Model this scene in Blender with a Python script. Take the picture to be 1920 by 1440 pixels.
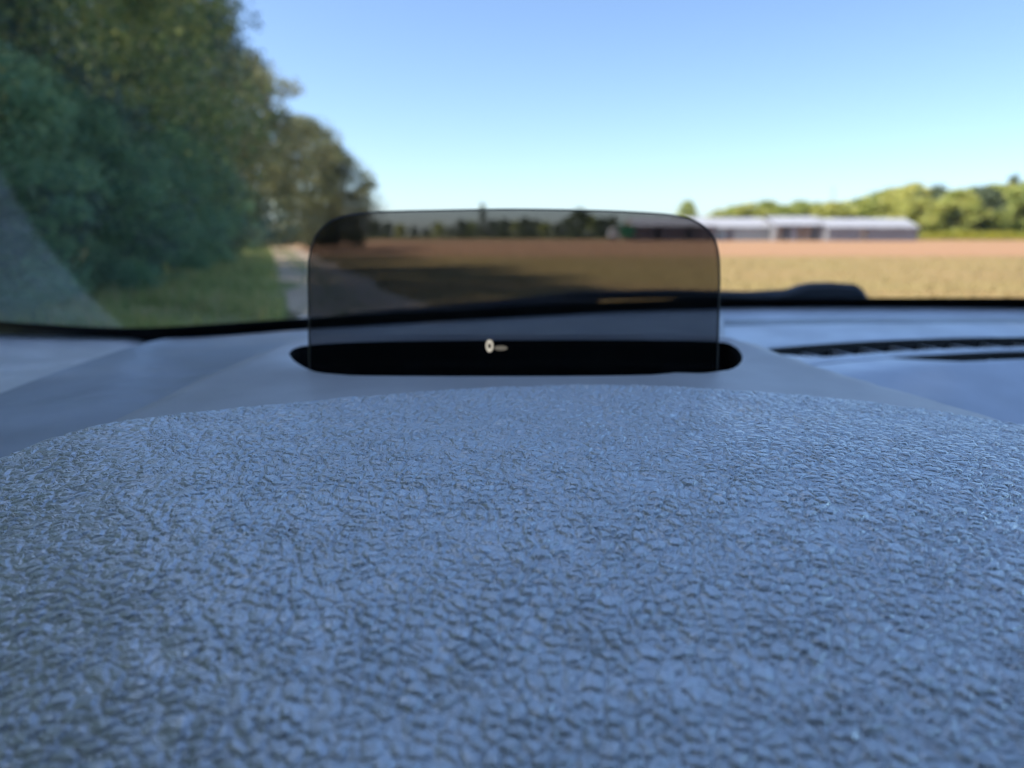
import bpy, math, random
import numpy as np
from mathutils import Vector, geometry
R = math.radians
for o in list(bpy.data.objects): bpy.data.objects.remove(o)
SC = bpy.context.scene
COL = SC.collection

# ------------------------------------------------------------------ camera, sky, sun, exposure
EYE = 1.10                      # lens height above the ground
PITCH = R(11.75)
FPX = 1346.0                    # focal length in pixels of a 1920 px wide frame
cam_d = bpy.data.cameras.new('camera'); cam = bpy.data.objects.new('camera', cam_d); COL.objects.link(cam)
cam.location = (0, 0, EYE); cam.rotation_euler = (R(90) - PITCH, 0, 0)
cam_d.sensor_fit = 'HORIZONTAL'; cam_d.sensor_width = 36; cam_d.lens = 36 * FPX / 1920
cam_d.clip_start = 0.01; cam_d.clip_end = 6000
cam_d.dof.use_dof = True; cam_d.dof.focus_distance = 0.188; cam_d.dof.aperture_fstop = 10.5
SC.camera = cam

SUN_AZ, SUN_EL = -103, 51        # degrees: azimuth from +Y towards +X, elevation
world = bpy.data.worlds.new('World'); SC.world = world; world.use_nodes = True
wn = world.node_tree.nodes; wl = world.node_tree.links
sky = wn.new('ShaderNodeTexSky'); sky.sky_type = 'NISHITA'; sky.sun_disc = False
sky.sun_elevation = R(SUN_EL); sky.sun_rotation = R(SUN_AZ % 360)
sky.altitude = 50; sky.air_density = 0.8; sky.dust_density = 1.0; sky.ozone_density = 4.0
wl.new(sky.outputs[0], wn['Background'].inputs[0]); wn['Background'].inputs[1].default_value = 0.10
sun_d = bpy.data.lights.new('sun', 'SUN'); sun_d.energy = 3.0; sun_d.angle = R(0.5); sun_d.color = (1, .94, .84)
sun = bpy.data.objects.new('sun', sun_d); COL.objects.link(sun)
_d = Vector((math.sin(R(SUN_AZ)) * math.cos(R(SUN_EL)), math.cos(R(SUN_AZ)) * math.cos(R(SUN_EL)), math.sin(R(SUN_EL))))
sun.location = _d * 60; sun.rotation_euler = _d.to_track_quat('Z', 'Y').to_euler()
vs = SC.view_settings; vs.view_transform = 'Standard'; vs.look = 'None'; vs.gamma = 1; vs.use_curve_mapping = False
vs.exposure = 2.26
SC.cycles.use_denoising = True; SC.cycles.filter_width = 1.05
SC.cycles.max_bounces = 8; SC.cycles.transparent_max_bounces = 16
SC.cycles.caustics_reflective = False; SC.cycles.caustics_refractive = False

# ------------------------------------------------------------------ materials
MATS = {}
class NT:
    def __init__(s, name):
        s.m = bpy.data.materials.new(name); s.m.use_nodes = True
        s.n = s.m.node_tree.nodes; s.l = s.m.node_tree.links; s.n.clear()
        s.out = s.n.new('ShaderNodeOutputMaterial'); MATS[name] = s.m
    def node(s, t, ins=None, **kw):
        n = s.n.new(t)
        for k, v in kw.items(): setattr(n, k, v)
        for k, v in (ins or {}).items():
            if hasattr(v, 'is_output'): s.l.new(v, n.inputs[k])
            else: n.inputs[k].default_value = v
        return n
    def math(s, op, a, b=0.0, c=0.0, clamp=False):
        n = s.node('ShaderNodeMath', {0: a, 1: b, 2: c}, operation=op); n.use_clamp = clamp
        return n.outputs[0]
    def vec(s, op, a, b=(0, 0, 0)):
        return s.node('ShaderNodeVectorMath', {0: a, 1: b}, operation=op).outputs[0]
    def noise(s, vec, scale, detail=3, rough=.5, out=0):
        return s.node('ShaderNodeTexNoise', {'Vector': vec, 'Scale': scale, 'Detail': detail, 'Roughness': rough}).outputs[out]
    def ramp(s, fac, stops):
        n = s.node('ShaderNodeValToRGB', {0: fac}); e = n.color_ramp.elements
        while len(e) < len(stops): e.new(.5)
        for i, (p, c) in enumerate(stops): e[i].position = p; e[i].color = (*c, 1)
        return n.outputs[0]
    def mapr(s, v, a, b, c, d, interp='SMOOTHSTEP'):
        return s.node('ShaderNodeMapRange', {0: v, 1: a, 2: b, 3: c, 4: d}, interpolation_type=interp).outputs[0]
    def co(s, k='Object'): return s.node('ShaderNodeTexCoord').outputs[k]
    def done(s, sh): s.l.new(sh, s.out.inputs[0]); return s.m

def plastic(name, col, rough=.5, grain=900, bump=.25, spec=.5, var=.15, coat=0.0, metal=0.0):
    t = NT(name); c = t.co()
    f = t.noise(c, 14, 4); f2 = t.noise(c, grain, 2)
    cr = t.ramp(f, [(.3, tuple(x * (1 - var) for x in col)), (.7, tuple(min(1, x * (1 + var)) for x in col))])
    b = t.node('ShaderNodeBump', {'Strength': bump, 'Distance': .0004, 'Height': f2})
    r = t.mapr(t.noise(c, 40, 4), .3, .7, rough - .06, rough + .06)
    p = t.node('ShaderNodeBsdfPrincipled', {'Base Color': cr, 'Roughness': r, 'Normal': b.outputs[0], 'Specular IOR Level': spec, 'Metallic': metal})
    return t.done(p.outputs[0])

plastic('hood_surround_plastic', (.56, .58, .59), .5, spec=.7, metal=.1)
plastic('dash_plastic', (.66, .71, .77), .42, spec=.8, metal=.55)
plastic('flank_shaded_plastic', (.44, .485, .54), .45, spec=.7, metal=.2)  # darker copy of the dash plastic, the flank's shade put into its colour
plastic('corner_pale_plastic', (.95, .96, .98), .35, spec=.8, metal=.35)
plastic('vent_black', (.008, .008, .01), .6)
plastic('matte_black', (.004, .004, .005), .8, spec=.2)
plastic('wiper_black', (.045, .055, .07), .5, spec=.4)
plastic('frit_black', (.006, .006, .006), .5, spec=.3)
plastic('body_paint', (.30, .32, .34), .25, 300, .02)
plastic('seat_fabric', (.03, .03, .035), .95, spec=.2)
plastic('headliner', (.12, .12, .13), .9)
plastic('tyre_rubber', (.03, .03, .03), .8)
plastic('rim_metal', (.45, .45, .46), .35, 300, .03)

def leather():
    """pebbled vinyl: rounded pebbles are displaced, creases and pores are fine relief"""
    t = NT('leather_grain_vinyl'); t.m.displacement_method = 'DISPLACEMENT'
    c = t.co()
    def warp(sc, amt):
        v = t.vec('SUBTRACT', t.noise(c, sc, 2, .5, 1), (.5, .5, .5)); n = t.node('ShaderNodeVectorMath', {0: v, 3: amt}, operation='SCALE'); return n.outputs[0]
    w1, w2 = warp(60, .007), warp(420, .0016)
    cc = t.vec('MULTIPLY', t.vec('ADD', t.vec('ADD', c, w1), w2), (1, 1, .3))
    rot = t.node('ShaderNodeMapping', {'Vector': cc, 'Rotation': (0, 0, R(-42)), 'Scale': (.62, 1.35, 1)}).outputs[0]     # stretched over the left shoulder
    hor = t.node('ShaderNodeMapping', {'Vector': cc, 'Rotation': (0, 0, R(5)), 'Scale': (.85, 1.1, 1)}).outputs[0]
    def vor(v, sc): return t.node('ShaderNodeTexVoronoi', {'Vector': v, 'Scale': sc, 'Randomness': .9}, feature='DISTANCE_TO_EDGE').outputs[0]
    sx = t.node('ShaderNodeSeparateXYZ', {0: t.vec('ADD', c, t.vec('MULTIPLY', w1, (3, 3, 3)))})
    side = t.mapr(t.math('ADD', sx.outputs[0], t.math('MULTIPLY', sx.outputs[1], .75)), .01, .06, 1, 0)
    def both(sc): return t.math('ADD', t.math('MULTIPLY', vor(rot, sc), side), t.math('MULTIPLY', vor(hor, sc), t.math('SUBTRACT', 1, side)))
    d1, d2 = both(PEB), both(PEB * 2.9)
    mod = t.mapr(t.noise(c, 110, 3), .34, .66, .62, 1.12)
    dome = t.math('MULTIPLY', t.mapr(d1, 0, .40, 0, 1), mod)
    crease = t.math('MULTIPLY', t.mapr(d1, 0, .16, 0, 1), mod)
    und = t.noise(c, 60, 2)
    dn = t.node('ShaderNodeDisplacement', {'Height': t.math('MULTIPLY_ADD', dome, AMP1, t.math('MULTIPLY_ADD', crease, AMP5, t.math('MULTIPLY', und, .0006))), 'Midlevel': 0.0, 'Scale': 1.0})
    t.l.new(dn.outputs[0], t.out.inputs['Displacement'])
    micro = t.mapr(d2, 0, .24, 0, 1)
    pore = t.noise(c, 2100, 3, .6)
    h = t.math('MULTIPLY_ADD', crease, AMP2, t.math('MULTIPLY_ADD', micro, AMP3, t.math('MULTIPLY', pore, AMP4)))
    bp = t.node('ShaderNodeBump', {'Strength': 1.0, 'Distance': 1.0, 'Height': h})
    col = t.ramp(t.noise(c, 25, 4), [(.3, LC0), (.7, LC1)])
    p = t.node('ShaderNodeBsdfPrincipled', {'Base Color': col, 'Roughness': LR, 'Specular IOR Level': .5, 'IOR': LI, 'Metallic': LM, 'Normal': bp.outputs[0]})
    return t.done(p.outputs[0])
PEB, AMP1, AMP2, AMP3, AMP4, AMP5 = 375, .00013, .00016, .00014, .00005, .00066
LC0, LC1, LR, LM, LI = (.80, .88, .92), (.84, .92, .96), .32, .46, 2.3
leather()

def glass(name, tint, spec=1.0, dust=None):
    t = NT(name)
    tr = t.node('ShaderNodeBsdfTransparent', {0: (*tint, 1)})
    gl = t.node('ShaderNodeBsdfGlossy', {0: (1, 1, 1, 1), 'Roughness': .0})
    fr = t.math('MULTIPLY', t.node('ShaderNodeFresnel', {0: 1.45}).outputs[0], spec)
    mx = t.node('ShaderNodeMixShader', {0: fr, 1: tr.outputs[0], 2: gl.outputs[0]})
    sh = mx.outputs[0]
    if dust:
        ctr, rad, amt = dust
        c = t.co()
        d = t.node('ShaderNodeVectorMath', {0: c, 1: ctr}, operation='DISTANCE').outputs['Value']
        edge = t.mapr(d, rad - .004, rad + .004, 0, 1)
        spots = t.mapr(t.noise(c, 60, 5, .7), .35, .75, .65, 1.2)
        sx = t.node('ShaderNodeSeparateXYZ', {0: c})
        fac = t.math('MULTIPLY', t.math('MULTIPLY', t.math('MULTIPLY_ADD', edge, .93, .07), spots), amt)
        df = t.node('ShaderNodeBsdfDiffuse', {0: (.62, .68, .66, 1)}); tl = t.node('ShaderNodeBsdfTranslucent', {0: (.62, .68, .66, 1)})
        dm = t.node('ShaderNodeMixShader', {0: .6, 1: df.outputs[0], 2: tl.outputs[0]})
        sh = t.node('ShaderNodeMixShader', {0: fac, 1: sh, 2: dm.outputs[0]}).outputs[0]
    return t.done(sh)
glass('combiner_tinted_glass', (.455, .45, .455), .10, ((0, 0, 0), .01, .012))
glass('side_glass', (.9, .93, .93), .3)
glass('rear_blocking_glass', (.22, .23, .24), .3)  # for unseen rear panes, dark to block light from behind
def edge_glass():
    t = NT('combiner_edge_glass')
    p = t.node('ShaderNodeBsdfPrincipled', {'Base Color': (.05, .055, .06, 1), 'Roughness': .3})
    tr = t.node('ShaderNodeBsdfTransparent', {0: (.7, .7, .72, 1)})
    return t.done(t.node('ShaderNodeMixShader', {0: .85, 1: tr.outputs[0], 2: p.outputs[0]}).outputs[0])
edge_glass()
def glow(name, col, s):
    t = NT(name); return t.done(t.node('ShaderNodeEmission', {0: (*col, 1), 1: s}).outputs[0])
glow('display_light', (1, .93, .78), .13)
glow('display_light_dim', (1, .93, .78), .03)

def leaf_mat(name, cols, trans=.35):
    t = NT(name)
    g = t.node('ShaderNodeNewGeometry'); oi = t.node('ShaderNodeObjectInfo')
    n = t.noise(t.co(), .7, 3)
    f = t.math('ADD', t.math('MULTIPLY', g.outputs['Random Per Island'], .45), t.math('MULTIPLY', n, .62))
    f = t.math('ADD', f, t.math('MULTIPLY', t.math('SUBTRACT', oi.outputs['Random'], .5), .25), clamp=True)
    k = len(cols)
    col = t.ramp(f, [(.22 + .6 * i / (k - 1), c) for i, c in enumerate(cols)])
    p = t.node('ShaderNodeBsdfPrincipled', {'Base Color': col, 'Roughness': .5, 'Specular IOR Level': .35})
    tl = t.node('ShaderNodeBsdfTranslucent', {0: col})
    return t.done(t.node('ShaderNodeMixShader', {0: trans, 1: p.outputs[0], 2: tl.outputs[0]}).outputs[0])
leaf_mat('leaf_broad', [(0.079, 0.144, 0.07), (0.16, 0.251, 0.103), (0.266, 0.332, 0.127), (0.417, 0.417, 0.155)], 0.45)
leaf_mat('leaf_dark', [(0.093, 0.156, 0.133), (0.151, 0.234, 0.179), (0.239, 0.312, 0.202)], 0.45)
leaf_mat('leaf_bush', [(0.121, 0.238, 0.162), (0.215, 0.397, 0.224), (0.367, 0.525, 0.258)], 0.45)
leaf_mat('leaf_warm', [(0.103, 0.139, 0.081), (0.198, 0.22, 0.111), (0.333, 0.318, 0.145)], 0.45)
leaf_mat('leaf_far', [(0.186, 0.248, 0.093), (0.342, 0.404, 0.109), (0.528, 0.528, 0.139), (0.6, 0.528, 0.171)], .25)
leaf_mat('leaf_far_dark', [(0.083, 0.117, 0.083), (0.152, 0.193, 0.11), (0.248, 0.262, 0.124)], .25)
leaf_mat('leaf_yellow', [(.16, .18, .03), (.30, .29, .03), (.42, .36, .03)], .3)
leaf_mat('grass_blade', [(.12, .22, .07), (.26, .36, .11), (.46, .48, .16), (.58, .48, .22)], .4)
leaf_mat('stubble_blade', [(.26, .19, .08), (.34, .27, .11), (.24, .24, .07)], .2)
def bark():
    t = NT('bark'); c = t.co()
    s = t.node('ShaderNodeMapping', {'Vector': c, 'Scale': (6, 6, 1.2)}).outputs[0]
    n = t.noise(s, 3, 6, .65)
    b = t.node('ShaderNodeBump', {'Strength': .8, 'Distance': .03, 'Height': n})
    return t.done(t.node('ShaderNodeBsdfPrincipled', {'Base Color': t.ramp(n, [(.3, (.05, .038, .028)), (.7, (.16, .125, .095))]), 'Roughness': .9, 'Normal': b.outputs[0]}).outputs[0])
bark()
def soil(name, cols, scale, stretch=(1, 1, 1), bump=.5, second=None):
    t = NT(name); c = t.co()
    s = t.node('ShaderNodeMapping', {'Vector': c, 'Scale': stretch}).outputs[0]
    n = t.noise(s, scale, 8, .62); n2 = t.noise(c, scale * 22, 4, .6)
    f = t.math('ADD', t.math('MULTIPLY', n, .75), t.math('MULTIPLY', n2, .25))
    col = t.ramp(f, [(.33 + .34 * i / (len(cols) - 1), k) for i, k in enumerate(cols)])
    b = t.node('ShaderNodeBump', {'Strength': bump, 'Distance': .05, 'Height': n2})
    return t.done(t.node('ShaderNodeBsdfPrincipled', {'Base Color': col, 'Roughness': .95, 'Normal': b.outputs[0], 'Specular IOR Level': .2}).outputs[0])
soil('meadow', [(.12, .13, .05), (.20, .18, .08), (.25, .21, .10)], .12)
soil('dry_field', [(.20, .165, .055), (.33, .215, .09), (.28, .215, .075), (.40, .25, .11)], .35, (.3, 1, 1))
soil('bare_soil', [(.31, .165, .085), (.38, .21, .11), (.33, .20, .095)], .10, (.12, 1, 1))
soil('sandy_track', [(.50, .35, .23), (.70, .52, .36), (.50, .42, .26)], .6)
soil('verge_soil', [(.14, .16, .06), (.30, .32, .11), (.52, .42, .20)], .8)
def sheet_metal(name, a, b, ribs):
    t = NT(name); c = t.co(); n = t.noise(c, .6, 5, .6)
    w = t.node('ShaderNodeTexWave', {'Vector': c, 'Scale': ribs}).outputs[1]
    bp = t.node('ShaderNodeBump', {'Strength': .4, 'Distance': .04, 'Height': w})
    return t.done(t.node('ShaderNodeBsdfPrincipled', {'Base Color': t.ramp(n, [(.3, a), (.7, b)]), 'Roughness': .6, 'Normal': bp.outputs[0]}).outputs[0])
sheet_metal('shed_roof', (.30, .30, .32), (.40, .40, .42), 1.4)
sheet_metal('shed_wall', (.17, .17, .19), (.24, .24, .25), 1.6)
sheet_metal('shed_wall_dark', (.09, .08, .09), (.16, .13, .13), 1.6)
sheet_metal('shed_wall_beige', (.42, .36, .28), (.52, .45, .36), 1.6)
sheet_metal('clear_sheet', (.26, .31, .31), (.36, .40, .40), 1.0)
sheet_metal('timber_brown', (.16, .10, .06), (.34, .22, .13), 3)
sheet_metal('green_paint', (.02, .16, .07), (.03, .22, .10), .2)
sheet_metal('white_paint', (.74, .74, .72), (.82, .82, .80), .2)
sheet_metal('galvanised', (.30, .32, .34), (.42, .44, .46), .2)
sheet_metal('dark_pane', (.03, .035, .04), (.05, .055, .06), .2)

# ------------------------------------------------------------------ mesh helpers
def link(name, me, mat, parent=None, loc=None):
    o = bpy.data.objects.new(name, me); COL.objects.link(o)
    if mat and not me.materials: me.materials.append(MATS[mat])
    if parent: o.parent = parent
    if loc is not None: o.location = loc
    return o
def raw(name, V, F, smooth=False):
    me = bpy.data.meshes.new(name)
    V = np.asarray(V, np.float32)
    if isinstance(F, np.ndarray):
        n, k = F.shape
        me.vertices.add(len(V)); me.vertices.foreach_set('co', V.ravel())
        me.loops.add(n * k); me.loops.foreach_set('vertex_index', F.astype(np.int32).ravel())
        me.polygons.add(n); me.polygons.foreach_set('loop_start', np.arange(0, n * k, k, dtype=np.int32))
        me.update(calc_edges=True); me.validate()
    else:
        me.from_pydata([tuple(map(float, v)) for v in V], [], F); me.update()
    if smooth:
        me.polygons.foreach_set('use_smooth', np.ones(len(me.polygons), bool))
        if len(me.polygons) < 60000: me.set_sharp_from_angle(angle=R(38))
    return me
def grid_faces(nr, nc, flip=False):
    i = np.arange(nr - 1)[:, None] * nc + np.arange(nc - 1)[None, :]
    f = np.stack([i, i + 1, i + nc + 1, i + nc], -1).reshape(-1, 4)
    return f[:, ::-1].copy() if flip else f
def box_mesh(x0, x1, y0, y1, z0, z1):
    V = [(x, y, z) for z in (z0, z1) for y in (y0, y1) for x in (x0, x1)]
    return V, [(0, 2, 3, 1), (4, 5, 7, 6), (0, 1, 5, 4), (2, 6, 7, 3), (0, 4, 6, 2), (1, 3, 7, 5)]
def join(parts):
    V, F = [], []
    for v, f in parts:
        k = len(V); V += list(v); F += [tuple(i + k for i in g) for g in f]
    return V, F
def tube(path, rad, n=8):
    path = [Vector(p) for p in path]; V, F = [], []
    for i, p in enumerate(path):
        d = (path[min(i + 1, len(path) - 1)] - path[max(i - 1, 0)]).normalized()
        a = d.orthogonal().normalized(); b = d.cross(a); r = rad[i]
        for k in range(n):
            t = 2 * math.pi * k / n; V.append(p + (a * math.cos(t) + b * math.sin(t)) * r)
    for i in range(len(path) - 1):
        for k in range(n): F.append((i * n + k, i * n + (k + 1) % n, (i + 1) * n + (k + 1) % n, (i + 1) * n + k))
    F.append(tuple(range(n))[::-1]); F.append(tuple((len(path) - 1) * n + k for k in range(n)))
    return V, F
def tag(o, label=None, cat=None, group=None, kind=None):
    if label: o['label'] = label
    if cat: o['category'] = cat
    if group: o['group'] = group
    if kind: o['kind'] = kind
    return o
def spline(pts, n):
    """smooth Catmull-Rom curve through pts, n samples evenly spaced along it"""
    P = np.asarray(pts, float); P = np.vstack([2 * P[0] - P[1], P, 2 * P[-1] - P[-2]])
    out = []
    for i in range(1, len(P) - 2):
        t = np.linspace(0, 1, 24, endpoint=False)[:, None]; a, b, c, d = P[i - 1:i + 3]
        out.append(.5 * (2 * b + (c - a) * t + (2 * a - 5 * b + 4 * c - d) * t ** 2 + (3 * b - a - 3 * c + d) * t ** 3))
    out.append(P[-2][None]); Q = np.vstack(out)
    s = np.r_[0, np.cumsum(np.linalg.norm(np.diff(Q, axis=0), axis=1))]
    u = np.linspace(0, s[-1], n)
    return np.stack([np.interp(u, s, Q[:, k]) for k in range(Q.shape[1])], 1)
CP, SP = math.cos(PITCH), math.sin(PITCH)
def sight(u, v):
    """sight-line direction of a measured photo point, scaled to dy = 1 (eye at the origin)"""
    cx, cy = (u - 960) / FPX, (720 - v) / FPX
    y = CP + cy * SP; z = -SP + cy * CP
    return cx / y, z / y
def on_surface(u, v, zf, y0=.2):
    """where that sight-line meets the surface z = zf(x, y)"""
    a, b = sight(u, v); lo, hi = .02, .62
    for _ in range(60):
        m = (lo + hi) / 2
        if b * m > zf(a * m, m): lo = m
        else: hi = m
    return np.array([a * lo, lo, zf(a * lo, lo)])
def at(u, v, y):
    a, b = sight(u, v); return np.array([a * y, y, b * y])
def ground_at(u, v):
    a, b = sight(u, v); y = -EYE / b; return np.array([a * y, y, 0])
def dist_at(u, y): return np.array([(u - 960) / FPX * y * .985, y, 0])

# ------------------------------------------------------------------ ground, field, track
def sheet(name, poly, z, mat, label, sub=1):
    me = raw(name, [(p[0], p[1], z) for p in poly], [tuple(range(len(poly)))])
    return tag(link(name, me, mat), label, 'ground', kind='structure')
sheet('ground', [(-2500, -400), (2500, -400), (2500, 4000), (-2500, 4000)], 0, 'meadow', 'flat open farmland reaching to the horizon')
def track_x(y): return 1.15 - .335 * y
fld = [(track_x(y) + 1.2, y) for y in range(-30, 150, 6)] + [(400, 146), (400, -30)]
sheet('field', fld[::-1], .006, 'dry_field', 'dry ochre stubble field beyond the windscreen')
soilp = [(-30, 38.0), (-5, 37.5), (30, 36.2), (80, 35.5), (400, 32), (400, 149), (-46, 150)]
sheet('bare_soil', soilp, .012, 'bare_soil', 'pinkish bare soil across the far half of the field')
trk = [(track_x(y) - 1.05 + .28 * math.sin(y * .9) + .2 * math.sin(y * 2.3), y) for y in range(-30, 66, 3)] + [(track_x(y) + 1.25 + .22 * math.sin(y * .7 + 1), y) for y in range(63, -31, -3)]
sheet('track', trk[::-1], .018, 'sandy_track', 'sandy farm track running along the edge of the trees')
vrg = [(track_x(y) - 8, y) for y in range(-30, 70, 4)] + [(track_x(y) - .85 + .3 * math.sin(y * 1.3) + .2 * math.sin(y * .5), y) for y in range(66, -31, -2)]
sheet('verge', vrg[::-1], .024, 'verge_soil', 'grassy verge between the track and the trees')

def blades(n, fx, h, w, seed, lean=.35):
    rg = np.random.default_rng(seed)
    P = fx(rg, n); n = len(P)
    a = rg.uniform(0, 2 * np.pi, n); hh = h * rg.uniform(.45, 1.25, n); ww = w * rg.uniform(.6, 1.4, n)
    s = np.stack([np.cos(a), np.sin(a), np.zeros(n)], 1)
    l = rg.normal(0, lean, (n, 2)) * hh[:, None]
    top = P + np.c_[l, hh]
    V = np.stack([P - s * ww[:, None] / 2, P + s * ww[:, None] / 2, top], 1).reshape(-1, 3)
    return raw('blades', V, np.arange(3 * n).reshape(-1, 3))
def verge_pts(rg, n):
    y = rg.uniform(5, 60, n); x = track_x(y) - .92 - rg.gamma(1.7, .75, n) * (1 + 8 / y)
    k = np.sin(x * 2.1 + 3 * np.sin(y * .7)) + np.sin(y * 1.7 + x) + rg.normal(0, .5, n) > -.55; x, y = x[k], y[k]; n = len(x)
    return np.c_[x, y, np.full(n, .02)]
def track_pts(rg, n):
    y = rg.uniform(5, 55, n); x = track_x(y) + rg.normal(0, .28, n) + .1 * np.sin(y)
    return np.c_[x, y, np.full(n, .018)]
tag(link('track_grass', blades(1500, track_pts, .08, .03, 5, .6), 'grass_blade'), 'sparse grass growing along the middle of the sandy track', 'grass', kind='stuff')
tag(link('verge_grass', blades(36000, verge_pts, .26, .034, 3), 'grass_blade'), 'short green grass on the verge beside the sandy track', 'grass', kind='stuff')
def field_pts(rg, n):
    y = 8 + 30 * rg.uniform(0, 1, n) ** 1.4; x = track_x(y) + 1.3 + rg.uniform(0, 1, n) * (26 + y)
    return np.c_[x, y, np.full(n, .006)]
tag(link('field_stubble', blades(30000, field_pts, .09, .03, 4, .6), 'stubble_blade'), 'dry stubble and weeds scattered over the ochre field', 'stubble', kind='stuff')

# ------------------------------------------------------------------ trees
def leaf_cloud(rg, C, Rr, n, size, flat=.8):
    """n leaf-shaped quads in gaussian clumps centred at C with radii Rr"""
    idx = rg.integers(0, len(C), n)
    d = rg.normal(0, 1, (n, 3)); d /= np.linalg.norm(d, axis=1)[:, None] + 1e-9
    rr = rg.uniform(.25, 1, n) ** .6
    P = C[idx] + d * (Rr[idx] * rr)[:, None] * np.array([1, 1, flat])
    a = rg.normal(0, 1, (n, 3)); a[:, 2] -= .25; a /= np.linalg.norm(a, axis=1)[:, None]
    b = np.cross(a, rg.normal(0, 1, (n, 3))); b /= np.linalg.norm(b, axis=1)[:, None]
    s = size * rg.uniform(.6, 1.4, n)[:, None]
    V = np.stack([P - a * s * .5, P + b * s * .28, P + a * s * .5, P - b * s * .28], 1).reshape(-1, 3)
    return V, np.arange(4 * n).reshape(-1, 4)
def tree_meshes(seed, H, rad, base, nl, size, shape='round', nclump=90, clump=.75, limbs=16):
    rg = np.random.default_rng(seed); C, RR, lim = [], [], []
    for i in range(nclump):
        h = rg.uniform(0, 1)
        if shape == 'round': prof = math.sqrt(max(0, 1 - (2 * h - .85) ** 2 / 1.4)) * (1 if h < .9 else .7)
        elif shape == 'cone': prof = (1 - h) ** .8 * .95 + .05
        else: prof = .55 + .45 * math.sin(h * 9 + seed) * .5 + (1 - h) * .3
        th = rg.uniform(0, 2 * np.pi); r = rad * prof * rg.uniform(.1, 1.1) ** .6 * (1 + .22 * math.sin(3 * th + seed))
        C.append((r * math.cos(th), r * math.sin(th), base + (H - base) * h)); RR.append(clump * rg.uniform(.6, 1.35))
    C = np.array(C); RR = np.array(RR)
    V, F = leaf_cloud(rg, C, RR, nl, size)
    crown = raw('crown', V, F)
    parts = [tube([(0, 0, -.05), (.05, .02, H * .3), (.12, -.08, H * .6), (0, 0, H * .92)], [H * .022, H * .016, H * .010, .02], 8)]
    for i in rg.choice(len(C), min(limbs, len(C)), replace=False):
        e = C[i]; z0 = max(H * .12, e[2] * .62)
        parts.append(tube([(0, 0, z0), (e[0] * .5, e[1] * .5, (z0 + e[2]) / 2 + .2), tuple(e)], [H * .007, H * .005, .015], 5))
    trunk = raw('trunk', *join(parts), smooth=True)
    return trunk, crown
PROTO = {
    'broad': (tree_meshes(1, 12.5, 3.6, 1.2, 40000, .145, 'round', 260, .8), 'leaf_broad'),
    'dark': (tree_meshes(2, 13, 3.3, .8, 40000, .14, 'other', 270, .8), 'leaf_dark'),
    'warm': (tree_meshes(3, 11, 3.8, .6, 34000, .18, 'round', 230, .9), 'leaf_warm'),
    'bushy': (tree_meshes(4, 9, 3.2, .3, 34000, .17, 'round', 180, .85), 'leaf_bush'),
    'far': (tree_meshes(5, 12, 4.2, .6, 7000, .52, 'round', 90, 1.25, 6), 'leaf_far'),
    'far_b': (tree_meshes(6, 12, 4.6, .4, 7000, .52, 'round', 80, 1.4, 6), 'leaf_far'),
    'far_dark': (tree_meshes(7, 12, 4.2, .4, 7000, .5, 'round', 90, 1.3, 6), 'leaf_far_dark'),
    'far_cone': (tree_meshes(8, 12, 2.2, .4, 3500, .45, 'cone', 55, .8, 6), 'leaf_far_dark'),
}
_rnd = random.Random(11)
def tree(kind, x, y, h, label, group, wide=1.0, name='tree', rot=None):
    (tr, cr), mat = PROTO[kind]; H0 = max(v.co.z for v in cr.vertices) if 'H' not in cr else cr['H']
    if 'H' not in cr: cr['H'] = H0
    root = bpy.data.objects.new(name, None); COL.objects.link(root); root.location = (x, y, 0); root.empty_display_size = .3
    root.rotation_euler.z = _rnd.uniform(0, 6.28) if rot is None else rot
    s = h / H0; root.scale = (s * wide, s * wide, s)
    link('trunk', tr, 'bark', root); link('crown', cr, mat, root)
    return tag(root, label, 'tree', group)
def wood_x(y): return -3.6 - .30 * y           # edge of the wood
G = 'trees of the wood along the track'
for k, x, y, h, w, lab in [
    ('broad', -8.6, 7.5, 12, 1.05, 'yellow-green broadleaf tree nearest the car, filling the upper left corner'),
    ('dark', -8.9, 12.5, 13.5, 1.05, 'tall dark tree right of the yellow-green corner tree'),
    ('broad', -10.4, 17.0, 13.5, 1.1, 'tall broadleaf tree half hidden behind the dark tall tree'),
    ('dark', -11.2, 22.0, 14.0, 1.1, 'tall dark tree whose ragged right side meets the sky at the top edge'),
    ('warm', -13.9, 30.0, 12.2, 1.05, 'olive tree stepping down behind the tall dark tree'),
    ('dark', -15.4, 38.0, 12.4, 1.0, 'dark tree in the middle of the tree row, below the skyline step'),
    ('warm', -17.0, 48.0, 12.6, 1.15, 'brownish-green tree before the last one of the row'),
    ('warm', -16.6, 60.0, 10.6, 1.25, 'last round-headed tree of the row, ending against the sky'),
    ('warm', -14.6, 60.5, 8.4, 1.35, 'low dark tree under the last tree of the row, behind the tinted glass')]:
    tree(k, x, y, h, lab, G, w)
for x, y in [(-6.3, -1.5), (-9.4, -2.6), (-7.6, -7.0), (-8.8, 3.4), (-12.6, 10.2)]:
    tree(_rnd.choice(['broad', 'dark']), x, y, _rnd.uniform(12, 14), 'tree deeper in the wood, hidden behind the front row', 'trees deeper in the wood', 1.05)
def shrub(x, y, h, label, kind='bushy', wide=1.2):
    (tr, cr), mat = PROTO[kind]; o = bpy.data.objects.new('shrub', None); COL.objects.link(o)
    s = h / 9.0; o.location = (x, y, 0); o.scale = (s * wide, s * wide, s); o.rotation_euler.z = _rnd.uniform(0, 6.28)
    link('stem', tr, 'bark', o); link('foliage', cr, mat, o)
    return tag(o, label, 'shrub', 'undergrowth at the foot of the trees')
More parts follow.
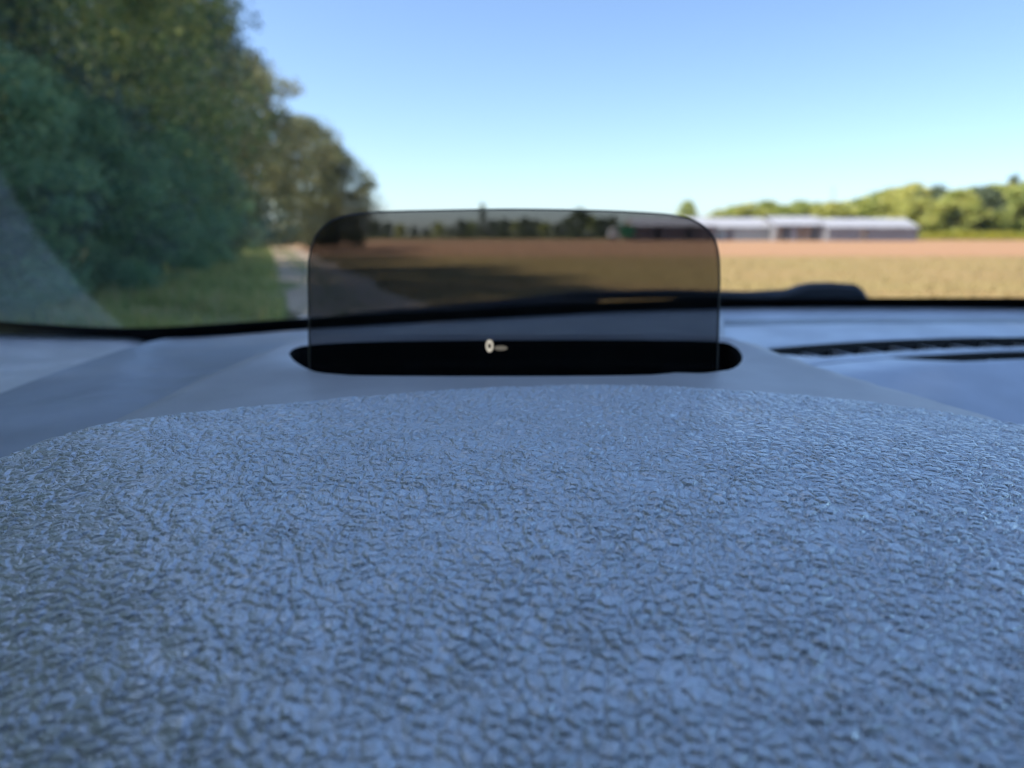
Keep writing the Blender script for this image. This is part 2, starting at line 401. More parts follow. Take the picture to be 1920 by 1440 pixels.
for x, y, h, lab in [
    (-6.6, 6.6, 3.0, 'green shrub behind the dusty corner of the windscreen'),
    (-6.9, 9.2, 3.6, 'bright green shrub just right of the dusty glass corner'),
    (-7.3, 12.0, 3.4, 'leafy green shrub in the middle of the undergrowth'),
    (-8.2, 15.5, 3.6, 'dark green shrub overhanging the grass verge'),
    (-9.5, 19.5, 4.2, 'blue-green shrub above the middle of the verge'),
    (-11.0, 24.5, 4.6, 'tall green shrub below the dark tall tree'),
    (-13.0, 31.0, 4.4, 'shrub near the far end of the verge'),
    (-15.6, 39.0, 4.2, 'yellowish shrub where the verge ends'),
    (-18.5, 49.0, 4.5, 'farthest shrub of the undergrowth beside the sunlit track')]:
    shrub(x, y, h, lab)

# far woodland on the right
def far(kind, u, y, vtop, lab, group, wide=1.0, name='tree'):
    p = dist_at(u, y); h = max(3.0, (440 - vtop) / FPX * y * 1.02 + EYE)
    return tree(kind, p[0], y, h, lab, group, wide, name)
GR = 'woodland behind the far sheds'
for k, u, y, vt, w, lab in [
    ('far', 1285, 190, 378, .95, 'lone small far tree showing over the right shoulder of the tinted glass'),
    ('far_b', 1700, 190, 346, 1.15, 'broad rounded far tree rising behind the right end of the sheds'),
    ('far_dark', 1742, 186, 350, 1.05, 'blue-grey tree right of the broad rounded far tree'),
    ('far_cone', 1882, 180, 334, 1.0, 'pointed treetop standing above the wood near the right edge'),
    ('far_b', 1915, 172, 340, 1.15, 'tallest olive tree at the right edge of the wood')]:
    far(k, u, y, vt, lab, GR, w)
SL = 'olive-green tree in the long far wood above the shed roofs'
for i, (u, vt) in enumerate([(1345, 394), (1370, 388), (1400, 382), (1432, 378), (1462, 386), (1492, 378), (1520, 381), (1550, 380), (1580, 378), (1612, 372), (1640, 362), (1668, 354)]):
    far(['far', 'far_b'][i % 2], u, 195 + (i * 7) % 12, vt, SL, GR, 1.7)
SR = 'mid-height tree filling the dense wood between the sheds and the right edge'
for i, (u, vt) in enumerate([(1722, 372), (1762, 366), (1785, 358), (1805, 354), (1828, 352), (1850, 348), (1872, 350), (1896, 346), (1935, 342), (1965, 338), (2000, 336)]):
    far(['far', 'far_dark', 'far_b'][i % 3], u, 176 + (i * 5) % 9, vt, SR, GR, 1.6)
# treeline straight ahead, seen through the tinted glass
GC = 'treeline across the field ahead'
far('far_cone', 905, 240, 384, 'narrow pointed tree rising above the treeline behind the tinted glass', GC, 1.0)
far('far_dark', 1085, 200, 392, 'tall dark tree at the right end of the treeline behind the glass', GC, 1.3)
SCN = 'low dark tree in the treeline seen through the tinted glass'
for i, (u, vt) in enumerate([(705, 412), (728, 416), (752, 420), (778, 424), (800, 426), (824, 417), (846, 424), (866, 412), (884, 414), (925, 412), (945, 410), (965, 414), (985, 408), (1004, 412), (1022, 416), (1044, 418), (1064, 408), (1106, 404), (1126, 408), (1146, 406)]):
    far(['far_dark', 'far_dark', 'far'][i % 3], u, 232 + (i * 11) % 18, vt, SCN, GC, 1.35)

# yellow flowering strip below the right wood
def crop_pts(rg, n):
    y = rg.uniform(148, 166, n); u = rg.uniform(1722, 2060, n)
    return np.c_[(u - 960) / FPX * y * .985, y, np.zeros(n)]
_rg = np.random.default_rng(9); _c = crop_pts(_rg, 900); _c[:, 2] = _rg.uniform(.25, 1.5, 900)
_V, _F = leaf_cloud(_rg, _c, np.full(900, .75), 9000, .38)
tag(link('flowering_crop', raw('flowering_crop', _V, _F), 'leaf_yellow'), 'yellow-green flowering crop strip below the wood at the right edge', 'crop', kind='stuff')

# ------------------------------------------------------------------ farm sheds
def empty(name, loc=(0, 0, 0), rz=0):
    o = bpy.data.objects.new(name, None); COL.objects.link(o); o.location = loc; o.rotation_euler.z = rz; o.empty_display_size = .2
    return o
def bx(name, dims, mat, parent, loc=(0, 0, 0)):
    return link(name, raw(name, *box_mesh(*dims)), mat, parent, loc)
def gable_roof(name, x0, x1, y0, y1, z0, zr, parent, mat, n):
    """roof made of separate sheets on both slopes"""
    w = (x1 - x0) / n; ym = (y0 + y1) / 2; th = .08
    for side in (0, 1):
        ye = y0 - .4 if side == 0 else y1 + .4
        ze = z0 - .4 * (zr - z0) / (ym - y0)
        me = raw('roof_sheet', [(0, ye, ze), (w - .03, ye, ze), (w - .03, ym, zr), (0, ym, zr), (0, ye, ze + th), (w - .03, ye, ze + th), (w - .03, ym, zr + th), (0, ym, zr + th)],
                 [(0, 3, 2, 1), (4, 5, 6, 7), (0, 1, 5, 4), (2, 3, 7, 6), (1, 2, 6, 5), (3, 0, 4, 7)])
        for i in range(n): link('roof_sheet', me, mat, parent, (x0 + i * w, 0, .03 * ((i * 7 + side) % 3)))
def shed(name, u0, u1, y, depth, wall_h, ridge_h, label, wallmat, nbay, openings, roofmat='shed_roof', endmat=None):
    a = dist_at(u0, y)[0]; L = dist_at(u1, y)[0] - a
    r = empty(name, (a, y, 0)); w = L / nbay
    me = raw('wall_panel', *box_mesh(0, w - .05, 0, .12, 0, wall_h))
    for i in range(nbay):
        if i in openings:
            bx('door_opening', (i * w, (i + 1) * w - .05, .5, .6, 0, wall_h - .4), openings[i], r)
            bx('lintel', (i * w, (i + 1) * w - .05, 0, .12, wall_h - .4, wall_h), wallmat, r)
        else: link('wall_panel', me, wallmat, r, (i * w, 0, 0))
    for i in range(nbay + 1): bx('post', (i * w - .11, i * w + .06, -.06, .18, 0, wall_h), 'galvanised', r)
    em = endmat or wallmat
    for xx in (.02, L - .14):
        link('end_wall', raw('end_wall', [(xx, .1, 0), (xx, depth, 0), (xx, depth, wall_h), (xx, depth / 2, ridge_h), (xx, .1, wall_h), (xx + .12, .1, 0), (xx + .12, depth, 0), (xx + .12, depth, wall_h), (xx + .12, depth / 2, ridge_h), (xx + .12, .1, wall_h)],
             [(0, 4, 3, 2, 1), (5, 6, 7, 8, 9), (0, 1, 6, 5), (1, 2, 7, 6), (2, 3, 8, 7), (3, 4, 9, 8), (4, 0, 5, 9)]), em, r)
    bx('rear_wall', (.2, L - .2, depth - .12, depth, 0, wall_h), wallmat, r)
    gable_roof('roof', -.3, L + .3, 0, depth, wall_h, ridge_h, r, roofmat, nbay)
    return tag(r, label, 'shed', 'farm sheds across the field')
shed('farm_shed', 1186, 1338, 132, 9, 2.7, 4.1, 'dark-walled far shed seen through the right side of the tinted glass', 'shed_wall_dark', 8, {2: 'dark_pane', 5: 'dark_pane'}, endmat='shed_wall_beige')
shed('farm_shed', 1344, 1448, 134, 9, 2.5, 4.1, 'pale translucent far shed just right of the tinted glass', 'clear_sheet', 7, {1: 'shed_wall'})
shed('farm_shed', 1452, 1545, 131, 10, 2.8, 4.3, 'far shed with brown open bays, middle of the three right of the glass', 'shed_wall', 7, {0: 'timber_brown', 1: 'dark_pane', 3: 'timber_brown', 4: 'timber_brown', 5: 'dark_pane'})
shed('farm_shed', 1549, 1714, 129, 10, 2.4, 3.9, 'long low grey far shed at the right end of the shed row', 'shed_wall', 11, {4: 'shed_wall_beige'}, endmat='shed_wall')

# small green and white truck beside the beige gable
def disc(cx, cy, cz, r, w, n=14):
    V = [(cx + s * w / 2, cy + r * math.cos(2 * math.pi * k / n), cz + r * math.sin(2 * math.pi * k / n)) for s in (-1, 1) for k in range(n)]
    F = [tuple(range(n))[::-1], tuple(range(n, 2 * n))] + [(k, (k + 1) % n, n + (k + 1) % n, n + k) for k in range(n)]
    return V, F
def prism(prof, w):
    n = len(prof); V = [(x, -w / 2, z) for x, z in prof] + [(x, w / 2, z) for x, z in prof]
    return V, [tuple(range(n)), tuple(range(2 * n - 1, n - 1, -1))] + [(k, n + k, n + (k + 1) % n, (k + 1) % n) for k in range(n)]
p = dist_at(1166, 126); tk = empty('parked_truck', (p[0], 126, 0), R(0))
link('cab', raw('cab', *prism([(-2.3, .5), (-2.3, 1.3), (-1.9, 2.2), (-.75, 2.2), (-.75, .5)], 1.8)), 'white_paint', tk)
bx('cab_window', (-1.85, -1.0, -.93, -.9, 1.35, 2.0), 'dark_pane', tk)
bx('cargo_body', (-.65, 1.9, -.95, .95, .75, 2.7), 'green_paint', tk)
bx('chassis', (-2.2, 1.9, -.5, .5, .45, .72), 'galvanised', tk)
wv, wf = disc(0, 0, 0, .42, .26); wv = [(y, x, z) for x, y, z in wv]; wm = raw('wheel', wv, wf)
for x in (-1.6, 1.2):
    for y in (-.85, .85): link('wheel', wm, 'tyre_rubber', tk, (x, y, .42))
tag(tk, 'small green and white truck parked left of the far sheds, behind the glass', 'truck')

# thin lattice mast beyond the wood
p = dist_at(1552, 420); mast = empty('lattice_mast', (p[0], 420, 0)); mh = 28.0
legs = []
for sx in (-1, 1):
    for sy in (-1, 1): link('mast_leg', raw('mast_leg', *tube([(sx * 1.3, sy * 1.3, 0), (sx * .7, sy * .7, mh)], [.12, .08], 6)), 'galvanised', mast)
for i in range(7):
    z = i * 4; a = 1.3 - .6 * z / mh; b = 1.3 - .6 * (z + 4) / mh
    for s in (-1, 1): link('mast_brace', raw('mast_brace', *tube([(-a * s, -a, z), (b * s, -b, z + 4)], [.06, .06], 5)), 'galvanised', mast)
tag(mast, 'faint thin lattice mast above the far wood, over the middle shed', 'mast')

# ------------------------------------------------------------------ the car
CX = .37                                        # car's centre line, right of the lens
car = empty('car', (CX, 0, 0))
tag(car, 'parked car seen from behind its grey-blue dashboard with raised display glass', 'car')
LOC = (-CX, 0, EYE)                             # part origin = the eye point
def part(name, me, mat, label=None):
    o = link(name, me, mat, car, LOC)
    if label: o['label'] = label
    return o

# --- instrument hood, grained pad
def zH(x, y):
    xc = -.012 - .72 * (y - .079)
    return -.0560 - 1.45 * max(0, .205 - y) ** 2 - 2.5 * max(0, xc - x) ** 2 - .50 * max(0, x - .05) ** 2
def zHv(x, y):
    xc = -.012 - .72 * (y - .079)
    return -.0560 - 1.45 * np.maximum(0, .205 - y) ** 2 - 2.5 * np.maximum(0, xc - x) ** 2 - .50 * np.maximum(0, x - .05) ** 2
RIM = [(0, 858), (70, 828), (150, 803), (300, 777), (500, 756), (750, 735), (900, 725), (1060, 719), (1200, 720), (1400, 731), (1600, 748), (1800, 776), (1920, 797)]
rim3 = [on_surface(u, v, zH) for u, v in RIM]
rimp = [(rim3[0][0] - .008, .13), (rim3[0][0] - .006, .165)] + [(q[0], q[1]) for q in rim3] + [(.225, .20), (.235, .16), (.238, .12)]
NC, NR = 1250, 780
rim = spline(rimp, NC)
near = np.c_[np.linspace(rim[0, 0], rim[-1, 0], NC), np.full(NC, .035)]
tt = np.linspace(0, 1, NR)[:, None]
X = near[:, 0][None] * (1 - tt) + rim[:, 0][None] * tt
Y = near[:, 1][None] * (1 - tt) + rim[:, 1][None] * tt
Z = zHv(X, Y)
ed = np.minimum(np.hypot(X - rim[:, 0][None], Y - rim[:, 1][None]), 1)
Z -= .0055 * np.clip(1 - ed / .007, 0, 1) ** 2.2
hood_me = raw('instrument_hood', np.stack([X, Y, Z], -1).reshape(-1, 3), grid_faces(NR, NC), True)
part('instrument_hood', hood_me, 'leather_grain_vinyl', 'grained blue-grey padded hood over the instruments')
# driver-side lip and skirts of the hood
sk = np.vstack([np.c_[X[0], Y[0], Z[0]], np.c_[X[0], Y[0] - .012, Z[0] - .03], np.c_[X[0], Y[0], Z[0] - .05]])
part('hood_lip', raw('hood_lip', sk, grid_faces(3, NC, True)[::1], True), 'dash_plastic')

# --- flat filled panels
def in_poly(P, poly):
    P = np.atleast_2d(P); x, y = P[:, 0], P[:, 1]; c = np.zeros(len(P), bool); q = np.asarray(poly, float)
    for (x1, y1), (x2, y2) in zip(q, np.roll(q, -1, 0)):
        if y1 != y2: c ^= ((y1 > y) != (y2 > y)) & (x < (x2 - x1) * (y - y1) / (y2 - y1) + x1)
    return c
def fill(outer, hole=None, step=.008):
    """triangulated plan shape with inner points so that it can follow a curved surface"""
    S = 100.0; pts = [Vector((p[0] * S, p[1] * S)) for p in outer]; n = len(pts)
    ed = [(i, (i + 1) % n) for i in range(n)]
    if hole is not None:
        m = len(hole); pts += [Vector((p[0] * S, p[1] * S)) for p in hole]; ed += [(n + i, n + (i + 1) % m) for i in range(m)]
    O = np.array([p[:2] for p in outer])
    gx, gy = np.meshgrid(np.arange(O[:, 0].min(), O[:, 0].max(), step) + .0011, np.arange(O[:, 1].min(), O[:, 1].max(), step) + .0013)
    q = np.c_[gx.ravel(), gy.ravel()]; k = in_poly(q, outer)
    if hole is not None: k &= ~in_poly(q, hole)
    bnd = np.vstack([O] + ([np.array(hole)] if hole is not None else []))
    q = q[k]; q = q[np.sqrt(((q[:, None] - bnd[None]) ** 2).sum(-1)).min(1) > step * .6]
    pts += [Vector((a * S, b * S)) for a, b in q]
    v, e, f, *_ = geometry.delaunay_2d_cdt(pts, ed, [], 0, 1e-5)
    V = np.array([(p.x / S, p.y / S) for p in v]); F = np.array([tuple(t) for t in f])
    c = V[F].mean(1); k = in_poly(c, outer)
    if hole is not None: k &= ~in_poly(c, hole)
    return [tuple(p) for p in V], [tuple(int(i) for i in t) for t in F[k]]
def wall_strip(loop, z0f, dz, closed=True, flip=False):
    n = len(loop); V = [(x, y, z0f(x, y)) for x, y in loop] + [(x, y, z0f(x, y) - dz) for x, y in loop]
    F = [(i, (i + 1) % n, n + (i + 1) % n, n + i) for i in range(n if closed else n - 1)]
    return V, [f[::-1] for f in F] if flip else F
def zP(x, y):
    return -.0592 - .50 * max(0, x - .05) ** 2 - .45 * max(0, -.05 - x) ** 2 + .004 * max(0, min(1, (y - .28) / .1))
LEFT_EDGE = [(60, 838), (120, 812), (170, 793), (250, 757), (330, 721), (410, 684), (480, 656), (530, 640), (570, 630)]
BACK_EDGE = [(640, 625), (760, 623), (960, 622), (1150, 622), (1300, 623), (1362, 627)]
RIGHT_EDGE = [(1420, 641), (1490, 664), (1560, 689), (1640, 713), (1720, 735), (1790, 756), (1860, 776), (1930, 800)]
pe = [on_surface(u, v, zP)[:2] for u, v in LEFT_EDGE + BACK_EDGE + RIGHT_EDGE]
P_edge = spline(pe, 110)
front = [(.02 + (x - .02) * .93, .06 + (y - .06) * .93) for x, y in rim[::12][::-1]]
front = [q for q in front if q[1] > .175]
outer = [tuple(q) for q in P_edge] + front
SLOT = [(541, 656), (551, 669), (575, 683), (610, 692), (700, 696), (960, 697), (1200, 695), (1325, 691), (1372, 684), (1391, 670), (1390, 655), (1374, 641), (1345, 634), (1200, 631), (960, 631), (700, 634), (590, 639), (552, 646)]
slot = [tuple(on_surface(u, v, zP)[:2]) for u, v in SLOT]
slot = [tuple(q) for q in spline(slot + [slot[0]], 90)[:-1]]
V2, F2 = fill(outer, slot)
def lip(x, y):      # rounded edges of the panel
    dm = min(math.hypot(x - a, y - b) for a, b in slot)
    de = min(math.hypot(x - a, y - b) for a, b in P_edge)
    return -.002 * max(0, 1 - dm / .004) ** 2 - .003 * max(0, 1 - de / .010) ** 2
zPl = lambda x, y: zP(x, y) + lip(x, y)
V3 = [(x, y, zPl(x, y)) for x, y in V2]
part('hood_surround', raw('hood_surround', *join([(V3, F2), wall_strip([tuple(q) for q in P_edge], zPl, .022, False)]), True), 'hood_surround_plastic', 'smooth grey plate around the display slot')
well = join([wall_strip(slot, zPl, .045), ([(x, y, -.102) for x, y in slot], [tuple(range(len(slot)))])])
hud = part('head_up_display', raw('display_well', *well), 'matte_black', 'raised tinted head-up display glass in its black slot')

# --- combiner glass
def yG(x, z): return .327 - .55 * (x - .0) ** 2 + .10 * (z + .06)
def on_glass(u, v):
    a, b = sight(u, v); y = .32
    for _ in range(30): y = yG(a * y, b * y)
    return (a * y, b * y)
GO = [(579, 716), (578, 640), (577, 560), (577, 500), (581, 468), (593, 438), (616, 415), (652, 402), (710, 396), (830, 393), (960, 391), (1100, 393), (1200, 397), (1268, 403), (1308, 415), (1334, 436), (1347, 466), (1351, 510), (1350, 570), (1348, 640), (1346, 716)]
go = [tuple(q) for q in spline([on_glass(u, v) for u, v in GO], 120)]
gV, gF = fill(go, None, .006)
TH = .0036
fr = [(x, yG(x, z), z) for x, z in gV]; bk = [(x, yG(x, z) + TH, z) for x, z in gV]
link('combiner_glass', raw('combiner_glass', *join([(fr, gF), (bk, [f[::-1] for f in gF])]), True), 'combiner_tinted_glass', hud)
n = len(go)
ev = [(x, yG(x, z), z) for x, z in go] + [(x, yG(x, z) + TH, z) for x, z in go]
ev += [(x * 1.0 - .0006 * np.sign(x), yG(x, z) - .0003, z - .0008) for x, z in go]
ef = [(i, i + 1, n + i + 1, n + i) for i in range(n - 1)] + [(2 * n + i, 2 * n + i + 1, i + 1, i) for i in range(n - 1)]
link('glass_edge', raw('glass_edge', ev, ef, True), 'combiner_edge_glass', hud)
def mark(name, u, v, w, h, mat, ring):
    x, z = on_glass(u, v); y = yG(x, z) - .001; V, F = [], []; k = 24
    for r in ((1, .45) if ring else (1, .02)):
        for i in range(k):
            t = 2 * math.pi * i / k; V.append((x + w / 2 * r * math.cos(t), y, z + h / 2 * r * math.sin(t)))
    for i in range(k): F.append((i, (i + 1) % k, k + (i + 1) % k, k + i))
    return link(name, raw(name, V, F), mat, hud)
mark('display_digit', 918, 648, .0034, .0058, 'display_light', True)
mark('display_unit', 939, 652, .0062, .0022, 'display_light_dim', False)

# --- windscreen base line and main dash
def yW(x): return .87 - .36 * (x - .40) ** 2
def on_wbase(u, v):
    a, b = sight(u, v); y = .8
    for _ in range(40): y = .5 * y + .5 * yW(a * y)
    return np.array([a * y, y, b * y])
WB = [(-420, 560), (-200, 594), (0, 616), (150, 626), (280, 630), (420, 622), (560, 612), (760, 600), (960, 589), (1150, 579), (1350, 573), (1640, 572), (1920, 572), (2300, 573), (2800, 580)]
wb = spline([on_wbase(u, v) for u, v in WB], 90)
def loft(A, B, m, sag=0.0):
    A = np.asarray(A); B = np.asarray(B); t = np.linspace(0, 1, m)[:, None, None]
    Q = A[None] * (1 - t) + B[None] * t
    Q[..., 2] += sag * np.sin(np.pi * t[..., 0])
    return Q
# left flank and the strip behind the display
FL_OUT = [(-260, 835), (-120, 785), (0, 738), (90, 703), (180, 672), (260, 646)]
zF = lambda x, y: -.078
fo = [on_surface(u, v, zF) for u, v in FL_OUT] + [on_wbase(u, v) + np.array([0, -.004, -.003]) for u, v in [(330, 626), (420, 622), (560, 612), (760, 600), (960, 589), (1150, 579), (1352, 573)]]
fo = spline(fo, 110)
pin = np.array([(x, y, zP(x, y) - .010) for x, y in spline([(-.175, .12), (-.168, .17)] + [tuple(q) for q in pe[:len(LEFT_EDGE) + len(BACK_EDGE)]], 110)])
Q = loft(pin, fo, 14, .0015)
down = fo.copy(); down[:, 2] -= .03
Q = np.concatenate([Q, down[None]], 0)
part('dashboard_flank', raw('dashboard_flank', Q.reshape(-1, 3), grid_faces(15, 110), True), 'flank_shaded_plastic', 'smooth flank with painted-in shade left of the instrument hood')
# dash corner by the windscreen pillar, paler than the rest of the dash
ct = spline([on_wbase(u, v) + np.array([0, -.002, -.001]) for u, v in [(-420, 562), (-200, 598), (0, 622), (120, 627), (210, 629), (255, 632), (285, 641)]], 50)
cb = np.c_[np.linspace(-.56, -.20, 50), np.linspace(.22, .34, 50), np.full(50, -.108)]
part('dash_corner', raw('dash_corner', loft(ct, cb, 16, .004).reshape(-1, 3), grid_faces(16, 50), True), 'corner_pale_plastic', 'pale smooth dash corner beside the windscreen pillar')
# right-hand dash: long ridges running across the car
NX = 80
def row(y0, c, z, taper=None):
    out = []
    for i in range(NX):
        s = i / (NX - 1); x = .0; y = y0
        xs = .284 * y0 if y0 > .4 else .1
        for _ in range(6):
            xs = .288 * y; x = xs + (1.24 - xs) * s ** 1.5; y = y0 - c * min((x - .47) ** 2, .09)
        out.append((x, y, z))
    return np.array(out)
def strip(name, rows, mat='dash_plastic', label=None):
    Q = np.stack(rows)
    return part(name, raw(name, Q.reshape(-1, 3), grid_faces(len(rows), NX, True), True), mat, label)
base = row(.868, .12, -.0850)
strip('windscreen_ledge', [base, row(.842, .13, -.0846), row(.80, .2, -.0862), row(.770, .3, -.0880), row(.769, .3, -.0935), row(.738, .36, -.0935)], label='narrow dash ledge under the right half of the windscreen')
def gap(y0, c, z, w, x0, x1):           # a pair of rows enclosing a tapering slot
    A = row(y0, c, z); B = A.copy()
    B[:, 1] -= w * np.clip((A[:, 0] - x0) / (x1 - x0), .02, 1) ** .7
    return A, B
s1a, s1b = gap(.640, .95, -.0900, .056, .185, .235)
s2a, s2b = gap(.568, 1.0, -.0905, .034, .285, .33)
strip('dashboard_top', [row(.738, .36, -.0935), row(.737, .36, -.0892), row(.715, .45, -.0872), row(.68, .7, -.0880), s1a, s1a + np.array([0, .001, -.0012])], label='light dash ridge in front of the right half of the windscreen')
strip('vent_rib', [s1b + np.array([0, -.001, -.003]), s1b, .5 * (s1b + s2a) + np.array([0, 0, .0012]), s2a, s2a + np.array([0, .001, -.0012])], label='dash rib between the two black air slots')
strip('dashboard_face', [s2b + np.array([0, -.001, -.003]), s2b, row(.5325, 1.02, -.0905), row(.527, 1.03, -.0925), row(.515, 1.0, -.0975), row(.46, .9, -.112), row(.38, .7, -.15), row(.30, .5, -.22)], label='darker dash face right of the instrument hood')
def vent(a, b, step, lab):
    fl = part('air_vent', raw('air_vent', np.stack([a + np.array([0, .001, -.0012]), a + np.array([0, .001, -.026]), b + np.array([0, -.001, -.026]), b + np.array([0, -.001, -.003])]).reshape(-1, 3), grid_faces(4, NX, True)), 'vent_black', lab)
    x = .24
    while x < 1.2:
        ya = np.interp(x, a[:, 0], a[:, 1]); yb = np.interp(x + .012, b[:, 0], b[:, 1]); z = a[0, 2]
        if ya - yb > .008:
            V = [(x, ya, z - .006), (x + .003, ya, z - .006), (x + .017, yb, z - .006), (x + .014, yb, z - .006)]
            V += [(p[0], p[1], p[2] - .016) for p in V]
            link('slat', raw('slat', V, [(0, 3, 2, 1), (4, 5, 6, 7), (0, 1, 5, 4), (1, 2, 6, 5), (2, 3, 7, 6), (3, 0, 4, 7)]), 'dash_plastic', fl)
        x += step
vent(s1a, s1b, .030, 'long black defroster slot nearer the windscreen')
vent(s2a, s2b, .045, 'shorter black air slot nearer the lens')
# foot panel closing the dash below the hood
part('lower_dash', raw('lower_dash', *box_mesh(-.46, 1.16, .03, .30, -.62, -.24)), 'dash_plastic')

# --- windscreen
RK = math.tan(R(26)); H_W = .50
def glass_pt(pb, s):
    x, y, z = pb; k = s * H_W
    return (x + (CX - x) * .16 * s, y - k / RK * (1 - .10 * s) , z + k)
m = 22
WS = np.array([[glass_pt(p, s) for p in wb] for s in np.linspace(-.03, 1, m)])
def on_pane(u, v):
    a, b = sight(u, v); q = WS.reshape(-1, 3); return q[np.argmin((q[:, 0] / q[:, 1] - a) ** 2 + (q[:, 2] / q[:, 1] - b) ** 2)]
w1, w2, w3 = on_pane(0, 320), on_pane(250, 606), np.array([0, .873, -.085])
best = min(np.arange(-.1, .9, .005), key=lambda x: abs(np.linalg.norm(w1 - np.array([x, yW(x), -.085])) - np.linalg.norm(w2 - np.array([x, yW(x), -.085]))))
wc = (float(best), float(yW(best)), -.085); wr = float(np.linalg.norm(w2 - np.array(wc)))
glass('windscreen_glass', (.525, .535, .535), .10, (wc, wr, .16))
ws = part('windscreen', raw('windscreen', WS.reshape(-1, 3), grid_faces(m, 90), True), 'windscreen_glass', 'clear windscreen, dusty outside the wiped arc at lower left')
FB = np.array([[np.array(glass_pt(p, s)) + np.array([0, -.0015, -.001]) for p in wb] for s in (-.03, .0, .024)])
link('frit_band', raw('frit_band', FB.reshape(-1, 3), grid_faces(3, 90), True), 'frit_black', ws)

# --- wiper, parked along the foot of the glass
wp = part('wiper', raw('arm', *tube([at(1545, 549, .955), at(1400, 556, .955), at(1250, 551, .95), at(1080, 555, .935), at(900, 574, .90)], [.008, .007, .0065, .006, .005], 8), True), 'wiper_black', 'black wiper lying along the foot of the windscreen')
link('blade', raw('blade', *tube([at(1120, 566, .925), at(1000, 572, .915), at(860, 584, .89), at(740, 594, .86), at(640, 604, .83), at(560, 611, .80)], [.004, .009, .010, .010, .009, .004], 6), True), 'wiper_black', wp)
cap_prof = [(1380, 572), (1385, 556), (1440, 551), (1476, 545), (1500, 536), (1522, 531), (1560, 530), (1604, 533), (1617, 541), (1631, 563), (1632, 574)]
n = len(cap_prof); c0 = [at(u, v, .95) for u, v in cap_prof]
c1 = [q + np.array([0, .014, -.0]) for q in c0]; c2 = [q * np.array([1, 1, 1]) + np.array([0, .05, -.012]) for q in c0]
cfr = [q + np.array([0, -.004, -.006]) for q in c0]
V = cfr + c0 + c1 + c2
F = [tuple(range(n))] + [(r * n + i, (r + 1) * n + i, (r + 1) * n + i + 1, r * n + i + 1) for r in range(3) for i in range(n - 1)]
link('pivot_cap', raw('pivot_cap', V, F), 'wiper_black', wp)
# cowl edge behind the glass foot
cw = wb[20:].copy(); c_in = cw + np.array([0, .045, .004]); c_out = cw + np.array([0, .20, -.05])
c_in[:, 2] = np.minimum(c_in[:, 2], -.086); c_lo = cw + np.array([0, .03, -.03])
part('cowl', raw('cowl', np.stack([c_lo, c_in, c_in + np.array([0, .02, -.003]), c_out]).reshape(-1, 3), grid_faces(4, len(cw), True), True), 'wiper_black')

# --- outer shell of the car (mostly out of view)
bn = []
for s in np.linspace(0, 1, 12):
    for x in np.linspace(-.50, 1.24, 24):
        q = (x - CX) / .87; bn.append((x, .98 + .95 * s - .10 * q * q, -.155 - .16 * s ** 2 - .10 * q ** 4))
part('bonnet', raw('bonnet', np.array(bn), grid_faces(12, 24, True), True), 'body_paint')
bd = join([box_mesh(-.53, -.47, -2.2, 1.80, -.86, -.20), box_mesh(1.21, 1.27, -2.2, 1.80, -.86, -.20), box_mesh(-.46, 1.20, 1.72, 1.90, -.86, -.34), box_mesh(-.46, 1.20, -2.2, -2.1, -.86, .0), box_mesh(-.46, 1.20, -2.05, 1.70, -.88, -.82)])
part('body', raw('body', *bd), 'body_paint')
rf = []
for s in np.linspace(0, 1, 10):
    for x in np.linspace(-.36, 1.10, 16):
        q = (x - CX) / .73; rf.append((x, -.09 - 1.9 * s, .43 - .05 * q ** 4 - .12 * s ** 3))
part('roof', raw('roof', np.array(rf), grid_faces(10, 16, True), True), 'headliner')
def cushion(x0, x1, y0, y1, z0, z1, lean=0.0):
    me = raw('c', *box_mesh(-1, 1, -1, 1, -1, 1)); import bmesh
    bm = bmesh.new(); bm.from_mesh(me); bmesh.ops.subdivide_edges(bm, edges=bm.edges[:], cuts=6, use_grid_fill=True)
    for v in bm.verts:
        p = v.co; k = (abs(p.x) ** 6 + abs(p.y) ** 6 + abs(p.z) ** 6) ** (1 / 6); p /= k
        q = Vector(((x0 + x1) / 2 + p.x * (x1 - x0) / 2, (y0 + y1) / 2 + p.y * (y1 - y0) / 2, (z0 + z1) / 2 + p.z * (z1 - z0) / 2))
        q.y -= lean * (q.z - z0); v.co = q
    bm.to_mesh(me); bm.free(); me.polygons.foreach_set('use_smooth', np.ones(len(me.polygons), bool)); return me
for xs in (0, .74):
    st = part('front_seat', cushion(-.26 + xs, .26 + xs, -.86, -.30, -.66, -.50), 'seat_fabric')
    link('backrest', cushion(-.25 + xs, .25 + xs, -.96, -.80, -.56, .10, .25), 'seat_fabric', st)
    link('headrest', cushion(-.14 + xs, .14 + xs, -1.14, -1.03, .12, .30, .2), 'seat_fabric', st)
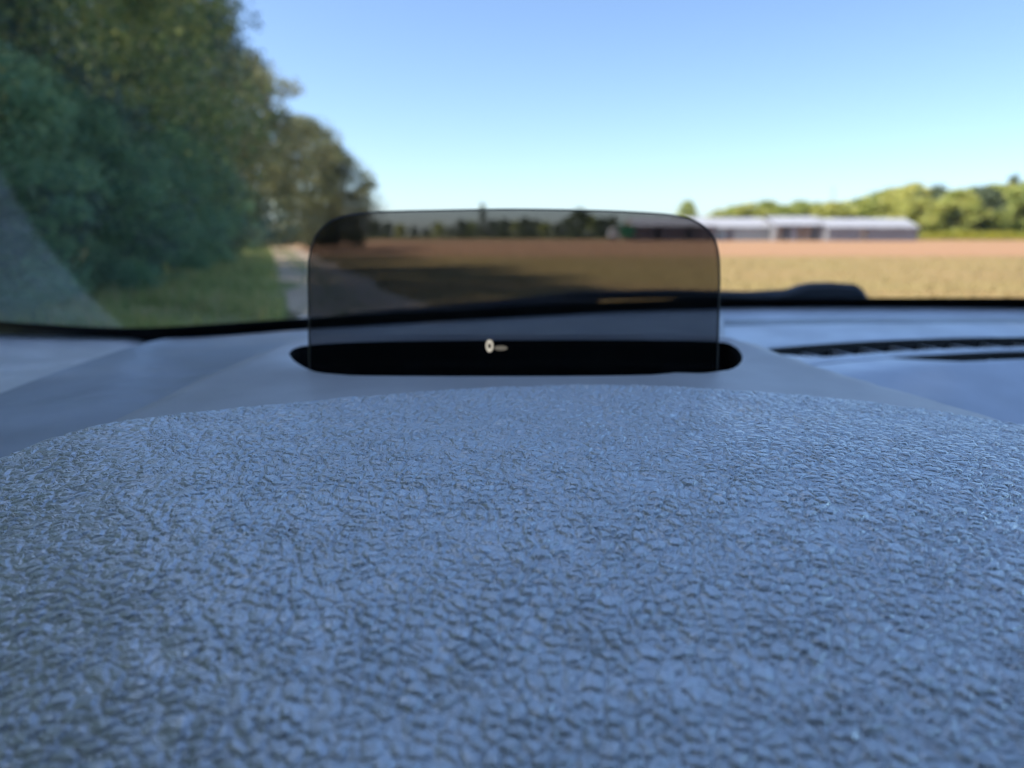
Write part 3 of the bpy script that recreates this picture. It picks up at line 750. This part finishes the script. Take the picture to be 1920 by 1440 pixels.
rs = part('rear_seat', cushion(-.36, 1.10, -1.75, -1.2, -.66, -.46), 'seat_fabric')
link('backrest', cushion(-.36, 1.10, -1.98, -1.76, -.5, .14, .2), 'seat_fabric', rs)
part('tailgate', raw('tailgate', *box_mesh(-.44, 1.18, -2.12, -2.06, .0, .34)), 'headliner')
for sx in (0, 1):
    a = WS[0, 0 if sx == 0 else -1]; b = WS[-1, 0 if sx == 0 else -1]; o = -.02 if sx == 0 else .02
    part('windscreen_pillar', raw('windscreen_pillar', *tube([a + np.array([o, 0, -.02]), .5 * (a + b) + np.array([o, 0, 0]), b + np.array([o, 0, 0])], [.035, .035, .035], 8), True), 'headliner')
for sx, lab in ((0, None), (1, None)):
    x0 = -.50 if sx == 0 else 1.24; x1 = -.37 if sx == 0 else 1.11      # sill line and roof line
    def q(y, k): return (x0 + (x1 - x0) * k, y, -.083 + .475 * k)
    def pane(name, a, b, c, d, mat):
        V = [a, b, c, d]; return part(name, raw(name, V + [(v[0] + .004, v[1], v[2]) for v in V], [(0, 1, 2, 3), (7, 6, 5, 4), (0, 4, 5, 1), (1, 5, 6, 2), (2, 6, 7, 3), (3, 7, 4, 0)]), mat)
    part('door', raw('door', *box_mesh(x0 - .03, x0 + .03, -2.0, .46, -.198, -.085)), 'body_paint')
    pane('front_side_window', q(.50, 0), q(-.38, 0), q(-.38, 1), q(-.10, 1), 'side_glass')
    pane('unseen_rear_pane', q(-.50, 0), q(-2.0, 0), q(-1.8, 1), q(-.50, 1), 'rear_blocking_glass')  # out of view, added to keep rear light off the dash
    pane('door_pillar', q(-.37, 0), q(-.51, 0), q(-.51, 1), q(-.37, 1), 'headliner')
wv, wf = disc(0, 0, 0, .32, .2, 28); wme = raw('wheel', wv, wf)
rv, rfc = disc(0, 0, 0, .2, .21, 20); rme = raw('rim', rv, rfc)
for x in (-.42, 1.16):
    for y in (1.35, -1.3):
        w_ = link('wheel', wme, 'tyre_rubber', car, (x - CX, y, .32)); link('rim', rme, 'rim_metal', w_)
